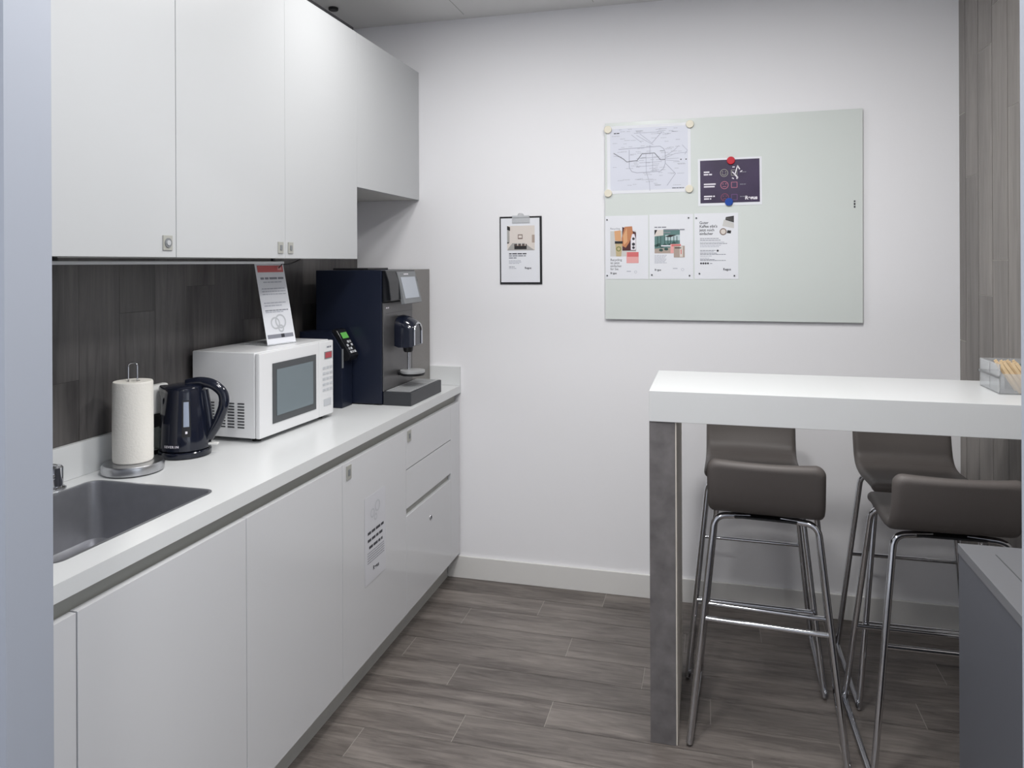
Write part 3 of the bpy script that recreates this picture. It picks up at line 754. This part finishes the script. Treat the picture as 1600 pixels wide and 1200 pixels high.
for r,m in enumerate(('greenl','pinkl','pinkd')):
    cy = 0.139-r*0.052; cx = 0.108+r*0.001; mb = MB()
    ring2(mb,T,cx,cy,0.0165,0.0022,z,m)
    for q in (-1,1): shape2(mb,T,circle2(cx+q*0.006,cy+0.005,0.0022,10),z,m)
    if r == 0: ring2(mb,T,cx,cy-0.001,0.009,0.0022,z,m,12,PI,2*PI)
    elif r == 1: rect(mb,T,cx-0.007,cy-0.007,cx+0.007,cy-0.005,z,m)
    else: ring2(mb,T,cx,cy-0.012,0.008,0.002,z,m,10,0.3,PI-0.3)
    mb.build('smiley_face', sg, smooth=False)
for r,m in enumerate(('greenl','pinkl','violetd')):
    cy = 0.139-r*0.052; q = 0.0115; cx = 0.149; mb = MB()
    line2(mb,T,[(cx-q,cy-q),(cx+q,cy-q),(cx+q,cy+q),(cx-q,cy+q),(cx-q,cy-q)],0.0022,z,m); mb.build('tick_box', sg, smooth=False)
mb = MB()
line2(mb,T,[(0.141,0.143),(0.152,0.131),(0.164,0.170)],0.0042,z+0.0003,'inkw'); line2(mb,T,[(0.152,0.131),(0.164,0.117),(0.158,0.113)],0.006,z+0.0003,'inkw')
line2(mb,T,[(0.163,0.168),(0.172,0.152)],0.005,z+0.0003,'inkw'); line2(mb,T,[(0.174,0.142),(0.182,0.146)],0.004,z+0.0003,'inkw'); line2(mb,T,[(0.140,0.117),(0.148,0.113)],0.004,z+0.0003,'inkw'); line2(mb,T,[(0.142,0.163),(0.152,0.163)],0.004,z+0.0003,'inkw')
mb.build('tick_mark', sg, smooth=False)
magnet(1.7517,1.9037,'magred','round red magnet at the top of the purple sign')
magnet(1.7432,1.7280,'magblue','round blue magnet at the bottom of the purple sign')

def corner_pins(o, T, w, h, ds):
    for x,y in ds:
        mb = MB(); mb.disc(T @ Vector((x,y,0.0008)),0.0035,0.002,T.to_3x3() @ Vector((0,0,1)),'mwframe',12); mb.build('pin', o)
GP = 'portrait posters along the bottom of the glass board'
p1, T, w, h = sheet_on_board('recycling poster with a hand and coffee cup photo, leftmost of the lower posters', 1.2155,1.3993,1.4035,1.6785,0.0,'paper','poster','poster',GP)
mb = MB(); z = 0.0010
rect(mb,T,0.022,0.10,0.135,0.212,z,'p_grey1')
shape2(mb,T,[(0.075,0.125),(0.135,0.125),(0.135,0.205),(0.075,0.23)],z+0.0002,'p_wine')
shape2(mb,T,[(0.043,0.170),(0.070,0.165),(0.068,0.215),(0.04,0.212)],z+0.0003,'p_skinl')
shape2(mb,T,[(0.072,0.148),(0.09,0.138),(0.105,0.16),(0.122,0.20),(0.118,0.232),(0.085,0.23),(0.072,0.18)],z+0.0004,'p_skin')
shape2(mb,T,[(0.082,0.15),(0.098,0.165),(0.095,0.225),(0.078,0.19)],z+0.0005,'p_skinl')
shape2(mb,T,[(0.048,0.10),(0.07,0.10),(0.075,0.158),(0.044,0.158)],z+0.0005,'p_cup'); rect(mb,T,0.042,0.156,0.077,0.167,z+0.0006,'p_dk')
ring2(mb,T,0.059,0.133,0.011,0.004,z+0.0007,'p_cupg')
shape2(mb,T,[(0.112,0.128),(0.134,0.128),(0.134,0.175),(0.128,0.198),(0.118,0.198),(0.112,0.175)],z+0.0006,'inkw')
for y,r in ((0.177,0.006),(0.153,0.007),(0.138,0.006)): shape2(mb,T,circle2(0.124,y,r,12),z+0.0008,'ink')
rect(mb,T,0.093,0.070,0.146,0.119,z+0.0003,'salmonl'); rect(mb,T,0.096,0.098,0.146,0.118,z+0.0004,'salmon')
mb.build('photo_print', p1, smooth=False)
mb = MB()
hd_ = MB(); hd_.text('Recycling',0.0115,at(T,z) @ Matrix.Translation((0.022,0.219,0)),'inkg'); hd_.build('heading', p1, smooth=False)
mb.text('Recycling\nist jetzt\neinfacher\nfür Sie.',0.0142,at(T,z) @ Matrix.Translation((0.022,0.080,0)),'ink',sx=0.95)
lg_ = MB(); lg_.text('Regus',0.0115,at(T,z) @ Matrix.Translation((0.022,0.022,0)),'ink',bold=0.0003); lg_.build('logo', p1, smooth=False)
words(mb,T,0.094,0.032,0.018,0.004,z,'inkl',rng); ring2(mb,T,0.133,0.031,0.006,0.0015,z,'inkl')
mb.build('lettering', p1, smooth=False)
corner_pins(p1,T,w,h,((0.008,0.262),(0.008,0.015)))

p2, T, w, h = sheet_on_board('poster with a teal office photo and pink block, middle of the lower posters', 1.4085,1.3995,1.5942,1.6805,0.0,'paper','poster','poster',GP)
mb = MB()
rect(mb,T,0.022,0.112,0.13,0.214,z,'p_teal'); rect(mb,T,0.068,0.168,0.13,0.192,z+0.0001,'p_sky'); shape2(mb,T,[(0.022,0.186),(0.06,0.19),(0.06,0.214),(0.022,0.214)],z+0.0002,'p_beige')
shape2(mb,T,[(0.022,0.112),(0.13,0.112),(0.11,0.138),(0.022,0.132)],z+0.0002,'p_tan')
shape2(mb,T,[(0.022,0.19),(0.034,0.214),(0.022,0.214)],z+0.0003,'p_dk')
for x in (0.034,0.047,0.064,0.078,0.089,0.103,0.116): rect(mb,T,x,0.150,x+0.003,0.186,z+0.0003,'p_tealD')
for x,y in ((0.03,0.145),(0.052,0.142),(0.05,0.126),(0.072,0.13),(0.066,0.148),(0.04,0.15),(0.09,0.15),(0.105,0.156)): shape2(mb,T,circle2(x,y,0.006,10,1.5),z+0.0004,'p_tealD')
shape2(mb,T,[(0.066,0.184),(0.085,0.192),(0.118,0.192),(0.09,0.182)],z+0.0005,'p_dk'); rect(mb,T,0.05,0.142,0.09,0.147,z+0.0005,'inkw')
rect(mb,T,0.09,0.112,0.134,0.152,z+0.0006,'salmonl'); rect(mb,T,0.095,0.142,0.134,0.150,z+0.0007,'salmon')
rect(mb,T,0.104,0.094,0.150,0.144,z+0.0008,'p_tan'); rect(mb,T,0.108,0.133,0.136,0.137,z+0.0009,'p_dk'); rect(mb,T,0.129,0.096,0.142,0.142,z+0.0009,'p_beige'); rect(mb,T,0.133,0.108,0.137,0.128,z+0.0010,'salmon')
mb.build('photo_print', p2, smooth=False)
rng = random.Random(31); mb = MB()
words(mb,T,0.022,0.223,0.05,0.0048,z,'inkg',rng,2.5,6); words(mb,T,0.06,0.212,0.09,0.0048,z+0.0008,'inkg',rng,9,16); words(mb,T,0.06,0.2,0.034,0.0048,z+0.0008,'inkg',rng,6,9); mb.build('heading', p2, smooth=False); mb = MB()
for i in range(7): words(mb,T,0.022,0.102-i*0.0055,0.052-(i%3)*0.004,0.0026,z,'inkl',rng)
lg_ = MB(); lg_.text('Regus',0.0115,at(T,z) @ Matrix.Translation((0.022,0.036,0)),'ink',bold=0.0003); lg_.build('logo', p2, smooth=False)
words(mb,T,0.1,0.044,0.022,0.004,z,'inkl',rng); ring2(mb,T,0.141,0.041,0.006,0.0015,z,'inkl')
mb.build('lettering', p2, smooth=False)
corner_pins(p2,T,w,h,((0.010,0.018),(0.167,0.264),(0.170,0.015)))

p3, T, w, h = sheet_on_board('coffee poster with a keyboard and cup in its top corner, rightmost of the lower posters', 1.6,1.4,1.7803,1.6815,0.0,'paper','poster','poster',GP)
mb = MB()
shape2(mb,T,[(0.128,0.252),(0.163,0.240),(0.163,0.269),(0.130,0.264)],z,'p_dk')
for i in range(3): line2(mb,T,[(0.131,0.256+i*0.003),(0.162,0.246+i*0.0065)],0.0006,z+0.0002,'p_grey2')
shape2(mb,T,[(0.116,0.226),(0.163,0.216),(0.163,0.238),(0.122,0.254)],z+0.0001,'p_grey1')
shape2(mb,T,circle2(0.119,0.202,0.015,22,0.9),z+0.0003,'p_tan'); shape2(mb,T,circle2(0.119,0.202,0.0105,20,0.9),z+0.0005,'p_beige'); ring2(mb,T,0.119,0.202,0.0145,0.0025,z+0.0006,'p_brown')
shape2(mb,T,[(0.134,0.196),(0.150,0.194),(0.152,0.206),(0.137,0.208)],z+0.0003,'p_dk')
mb.build('photo_print', p3, smooth=False)
mb = MB(); rng = random.Random(41)
hd_ = MB(); hd_.text("Guter\nKaffee gibt's\njetzt noch\neinfacher",0.0165,at(T,z) @ Matrix.Translation((0.021,0.236,0)),'ink',sx=0.92,bold=0.0002); hd_.build('heading', p3, smooth=False)
for i,(y,wd,m) in enumerate(((0.172,0.08,'inkg'),(0.165,0.085,'inkg'),(0.156,0.1,'inkl'),(0.150,0.112,'inkg'),(0.143,0.09,'inkl'),(0.137,0.08,'inkl'),(0.121,0.064,'inkg'),(0.116,0.06,'inkl'),(0.109,0.07,'inkg'),(0.104,0.106,'inkg'),(0.097,0.05,'inkl'),(0.088,0.04,'inkl'),(0.082,0.06,'inkg'),(0.078,0.106,'inkg'))): words(mb,T,0.023,y,wd,0.0026,z,m,rng)
b_ = MB(); shape2(b_,T,circle2(0.096,0.121,0.0045,14),z,'ink'); b_.build('badge', p3, smooth=False)
for i in range(4):
    b_ = MB(); shape2(b_,T,circle2(0.027+i*0.0095,0.067,0.0042,12),z,'ink'); b_.build('badge', p3, smooth=False)
words(mb,T,0.064,0.065,0.012,0.003,z,'inkg',rng)
lg_ = MB(); lg_.text('Regus',0.0135,at(T,z) @ Matrix.Translation((0.118,0.037,0)),'ink',bold=0.0003); lg_.build('logo', p3, smooth=False)
mb.build('lettering', p3, smooth=False)
corner_pins(p3,T,w,h,((0.008,0.262),(0.020,0.023),(0.164,0.014)))

# ------------------------------------------------------------------ bar table
bt = thing('bar_table', 'high white bar table with one grey concrete-look panel leg', 'table', (1.95,-0.79,0))
mb = MB(); mb.box(1.4825,W-0.0015,-1.006,-0.563,0.9855,1.0795,'count',0.0015); mb.build('tabletop', bt)
mb = MB(); mb.box(1.4825,1.5595,-1.002,-0.568,0.0006,0.9850,'conc'); lg = mb.build('panel_leg', bt)
mb = MB(); mb.box(1.5598,1.5633,-0.999,-0.568,0.0006,0.9850,'legside'); mb.build('inner_facing', lg)['label'] = 'pale beige inner facing'

# ------------------------------------------------------------------ stools
def make_stool(label):
    t = thing('bar_stool', label, 'bar stool', (0,0,0), 0, 'bar stools around the white bar table')
    OY = 0.225
    hw = 0.1675
    # seat and low back: one upholstered curve; each half ends in rounded corners and a padded rim
    def shell(name, pts, th, r, bulge=0.0):
        P2 = [Vector(p) for p in pts]
        acc = [0.0]
        for p,q in zip(P2,P2[1:]): acc.append(acc[-1]+(q-p).length)
        Ls = acc[-1]
        def at_s(x):
            for k in range(len(acc)-1):
                if x <= acc[k+1]+1e-9:
                    f = (x-acc[k])/(acc[k+1]-acc[k]); return P2[k].lerp(P2[k+1], f)
            return P2[-1]
        ss = [Ls*k/12*0.8 for k in range(13)]
        ss += [Ls*0.8+Ls*0.2*math.sin(PI/2*k/12) for k in range(1,13)]
        us = [math.sin(PI/2*k/13) for k in range(-13,14)]
        rr = th*0.5
        mb = MB(); bm = mb.bm; G = [[],[]]
        for sv in ss:
            c = at_s(sv); d = (at_s(min(sv+0.012,Ls))-at_s(max(sv-0.012,0))).normalized()
            n = Vector((d.y,-d.x))
            W_ = hw if sv < Ls-r else hw-r+math.sqrt(max(r*r-(sv-(Ls-r))**2,0))
            f = sv/Ls
            rows_ = ([],[])
            for u in us:
                x = u*W_
                if sv > Ls-r and abs(x) > hw-r: e = r-math.hypot(abs(x)-(hw-r), sv-(Ls-r))
                else: e = min(hw-abs(x), Ls-sv)
                e = max(e,0.0)
                t_ = th*0.5*math.sqrt(max(1-(1-min(e/rr,1))**2,0))
                yy = c.x-OY-bulge*f*(1-u*u)
                for q,sg_ in ((0,1),(1,-1)): rows_[q].append(bm.verts.new((x, yy+sg_*n.x*t_, c.y+sg_*n.y*t_-bulge*0.22*f*f*(1-u*u))))
            G[0].append(rows_[0]); G[1].append(rows_[1])
        for q in (0,1):
            for A,B in zip(G[q],G[q][1:]):
                for k in range(len(us)-1): bm.faces.new([A[k],A[k+1],B[k+1],B[k]])
        for k in range(len(us)-1): bm.faces.new([G[0][0][k],G[0][0][k+1],G[1][0][k+1],G[1][0][k]])
        bmesh.ops.remove_doubles(bm, verts=bm.verts, dist=0.0002)
        bmesh.ops.recalc_face_normals(bm, faces=bm.faces)
        mb.mi('leather'); return mb.build(name, t, local=True)
    shell('seat', [(0.1055,0.7160),(0.14,0.711),(0.20,0.712),(0.28,0.7165),(0.33,0.7185),(0.352,0.714),(0.366,0.705)], 0.036, 0.02)
    shell('backrest', [(0.1045,0.7165),(0.084,0.7225),(0.066,0.735),(0.053,0.753),(0.044,0.776),(0.037,0.80),(0.031,0.83),(0.024,0.880)], 0.036, 0.03, 0.015)
    RT = 0.0098
    def P(x,y,z): return (x,y-OY,z)
    top = {'r':(0.151,0.0905,0.6863),'f':(0.1567,0.3510,0.6784)}
    foot = {'r':(0.2215,0.0185,0.0115),'f':(0.2240,0.4300,0.0115)}
    for s in (-1,1):
        for k in ('r','f'):
            a,b = top[k],foot[k]
            inn = (s*0.045, a[1]+(0.02 if k=='r' else -0.02), a[2]+0.003)
            path = fillet([P(*inn),P(s*(a[0]-0.002),a[1],a[2]),P(s*b[0],b[1],b[2])],0.035,8)
            mb = MB(); mb.tube(path,RT,'chrome',14); mb.build('leg', t, local=True)
        a,b = foot['r'],foot['f']
        mb = MB(); mb.tube([P(s*a[0],a[1],a[2]),P(s*b[0],b[1],b[2])],RT,'chrome',14)
        for q in (a,b):
            bmesh.ops.create_uvsphere(mb.bm,u_segments=14,v_segments=8,radius=RT*1.02,matrix=Matrix.Translation(P(s*q[0],q[1],q[2])))
        rn = mb.build('floor_runner', t, local=True)
        for y in (0.06,0.39):
            mb = MB(); mb.box(s*0.2225-0.007,s*0.2225+0.007,y-0.012-OY,y+0.012-OY,0.0004,0.006,'blackrub',0.001); mb.build('glide', rn, local=True)
    def barp(k, z):
        a,b = top[k],foot[k]; u = (z-b[2])/(a[2]-b[2])
        return (b[0]+(a[0]-b[0])*u, b[1]+(a[1]-b[1])*u, z)
    for k,z,r in (('r',0.378,0.0072),('f',0.273,0.0088)):
        q = barp(k,z); mb = MB(); mb.tube([P(-q[0],q[1],q[2]),P(q[0],q[1],q[2])],r,'chrome',12); mb.build('crossbar', t, local=True)
    for y in (0.105,0.335):
        mb = MB(); mb.box(-0.09,0.09,y-0.022-OY,y+0.022-OY,0.686,0.6915,'blackm',0.001); mb.build('mounting_plate', t, local=True)
    return t
def place(o, x, y, a):
    c,s = math.cos(a), math.sin(a)
    o.location = (x-s*0.225, y+c*0.225, 0); o.rotation_euler = (0,0,a)
s1 = make_stool('taupe bar stool showing its back, near side of the table by its grey leg')
place(s1, 1.8181,-1.0216,-0.0678)
s2 = copy_thing(s1,'taupe bar stool showing its back, near side of the table by the dark cabinet'); place(s2, 2.323,-1.0548,0.0127)
s3 = copy_thing(s1,'taupe bar stool on the wall side of the table, nearer its grey leg'); place(s3, 1.8165,-0.1936,3.1181)
s4 = copy_thing(s1,'taupe bar stool on the wall side of the table, nearer the wood wall'); place(s4, 2.3486,-0.2336,3.1562)

# ------------------------------------------------------------------ dark grey cabinet by the doorway
lc = thing('low_cabinet', 'dark grey low cabinet with a thick top, by the right side of the doorway', 'cabinet', (2.4,-1.93,0))
CX0,CX1,CY0,CY1,CZ = 2.191,2.612,YF+0.006,-1.476,0.849
mb = MB(); mb.box(CX0+0.002,CX1,CY0,CY1-0.002,0.06,CZ-0.0225,'cabgrey',0.001); mb.build('body', lc)
mb = MB(); mb.box(CX0+0.03,CX1,CY0,CY1-0.03,0.0006,0.06,'blackm'); mb.build('plinth', lc)
mb = MB(); mb.box(CX0,CX1,CY0,CY1,CZ-0.021,CZ,'cabtop',0.001); tp = mb.build('top', lc)
mb = MB(); mb.box(2.2475,2.2495,CY0+0.02,CY1-0.055,CZ+0.0001,CZ+0.0008,'mwframe'); mb.build('flap_joint', tp)

# ------------------------------------------------------------------ clear box with stirrers
bx = thing('storage_box', 'clear plastic box holding wooden stirrers, at the wall end of the white bar table', 'box', (2.55,-0.75,1.08))
X0,X1,Y0,Y1,ZB = 2.486,2.604,-0.832,-0.668,1.0800
mb = MB(); t_ = 0.003
mb.box(X0,X1,Y0,Y1,ZB,ZB+t_,'acryl'); mb.box(X0,X0+t_,Y0,Y1,ZB+t_,ZB+0.088,'acryl'); mb.box(X1-t_,X1,Y0,Y1,ZB+t_,ZB+0.088,'acryl')
mb.box(X0+t_,X1-t_,Y0,Y0+t_,ZB+t_,ZB+0.060,'acryl'); mb.box(X0+t_,X1-t_,Y1-t_,Y1,ZB+t_,ZB+0.088,'acryl')
mb.build('tray', bx, smooth=False)
mb = MB(); mb.box(X0-0.004,X0,Y0,Y1+0.004,ZB+0.046,ZB+0.052,'acryl'); mb.box(X0-0.004,X1,Y1,Y1+0.004,ZB+0.046,ZB+0.052,'acryl'); mb.build('rim', bx, smooth=False)
mb = MB(); mb.box(X0+t_,X1-t_,-0.752,-0.749,ZB+t_,ZB+0.084,'acryl'); mb.build('divider', bx, smooth=False)
rng = random.Random(12); proto = None
for i in range(12):
    if proto is None:
        mb = MB(); mb.box(-0.0045,0.0045,-0.0012,0.0012,-0.052,0.052,'stick',0.0006); proto = mb.build('wooden_stirrer'); o = proto
        tag(o, 'thin pale wooden stirrer, one of the bundle leaning in the clear plastic box', 'stirrer', 'wooden stirrers in the clear box')
    else:
        o = proto.copy(); COL.objects.link(o)
    k = i % 4; r = i // 4
    o.location = (2.519+0.0155*k+rng.uniform(-0.001,0.001), -0.818+0.017*r, ZB+0.047+0.002*r)
    o.rotation_euler = (rng.uniform(-0.06,0.02), math.radians(-32)+rng.uniform(-0.05,0.05), rng.uniform(-0.05,0.05))
for i,(m,l) in enumerate((('sachet','dark brown sachet standing behind the stirrers in the clear box'),('sachet2','dark green sachet at the back of the clear box'))):
    mb = MB(); mb.box(2.530+0.028*i,2.566+0.028*i,-0.742+0.02*i,-0.735+0.02*i,ZB+0.0035,ZB+0.079,m,0.002); tag(mb.build('sachet'), l, 'sachet', 'sachets in the clear box')

# ------------------------------------------------------------------ ceiling fittings and light
cd = thing('ceiling_sensor', 'tiny dark sensor on the ceiling above the tall wall cabinets', 'sensor', (0.04,-0.30,H))
mb = MB(); mb.disc((0.04,-0.30,H-0.0003),0.022,0.012,(0,0,-1),'blackm',20,0.004); mb.build('cap', cd)
def downlight(x, y, power, label, size=0.17):
    t = thing('ceiling_light', label, 'lamp', (x,y,H), 0, 'round recessed ceiling lights')
    mb = MB(); bm = mb.bm; n = 32
    pr = [(size*0.5,-0.0005),(size*0.62,-0.0005),(size*0.62,-0.006),(size*0.5,-0.008)]
    R = [[bm.verts.new((r*math.cos(2*PI*k/n)+x,r*math.sin(2*PI*k/n)+y,H+z)) for k in range(n)] for r,z in pr]; R.append(R[0])
    for a,b in zip(R,R[1:]):
        for k in range(n): bm.faces.new([a[k],a[(k+1)%n],b[(k+1)%n],b[k]])
    mb.mi('wplast'); mb.build('trim_ring', t)
    mb = MB(); mb.disc((x,y,H-0.0006),size*0.5,0.003,(0,0,-1),'lamp',32); mb.build('diffuser', t)
    d = bpy.data.lights.new('lamp', 'AREA'); d.shape = 'DISK'; d.size = size*0.95; d.energy = power; d.color = (1.0,0.985,0.965)
    o = bpy.data.objects.new('light_source', d); COL.objects.link(o); o.location = (0,0,-0.012); o.parent = t
    return t
downlight(0.78,-1.00,5.6,'round ceiling light nearest the wall cabinets',0.34)
downlight(1.85,-1.3,12,'round ceiling light over the white bar table',0.34)
downlight(1.25,-2.05,14,'round ceiling light just inside the doorway',0.34)
downlight(1.35,-3.7,19,'round ceiling light added as unseen fill in the corridor',0.34)  # added fill lamp, out of view, brightens the room through the doorway

w_ = bpy.data.worlds.new('daylight'); S.world = w_; w_.use_nodes = True
bg = w_.node_tree.nodes['Background']; bg.inputs['Color'].default_value = (0.86,0.92,1.0,1); bg.inputs['Strength'].default_value = 1.3

# ------------------------------------------------------------------ camera
cam = bpy.data.cameras.new('camera'); co = bpy.data.objects.new('camera', cam); COL.objects.link(co)
cam.sensor_width = 36; cam.lens = 1165.92/1600*36; cam.shift_y = -(600-410.84)/1600; cam.clip_start = 0.05
yaw, roll = -0.26003, -0.004228
fw = Vector((math.sin(yaw),math.cos(yaw),0)); rt = Vector((math.cos(yaw),-math.sin(yaw),0)); up = Vector((0,0,1))
ix = rt*math.cos(roll)+up*math.sin(roll); iy = -rt*math.sin(roll)+up*math.cos(roll)
m = Matrix.Identity(4)
for i,c in enumerate((ix,iy,-fw,Vector((1.66629,-3.32285,1.47243)))):
    for k in range(3): m[k][i] = c[k]
co.matrix_world = m
S.camera = co
S.view_settings.view_transform = 'Standard'; S.view_settings.look = 'None'; S.view_settings.gamma = 1; S.view_settings.use_curve_mapping = False
S.view_settings.exposure = 0.46
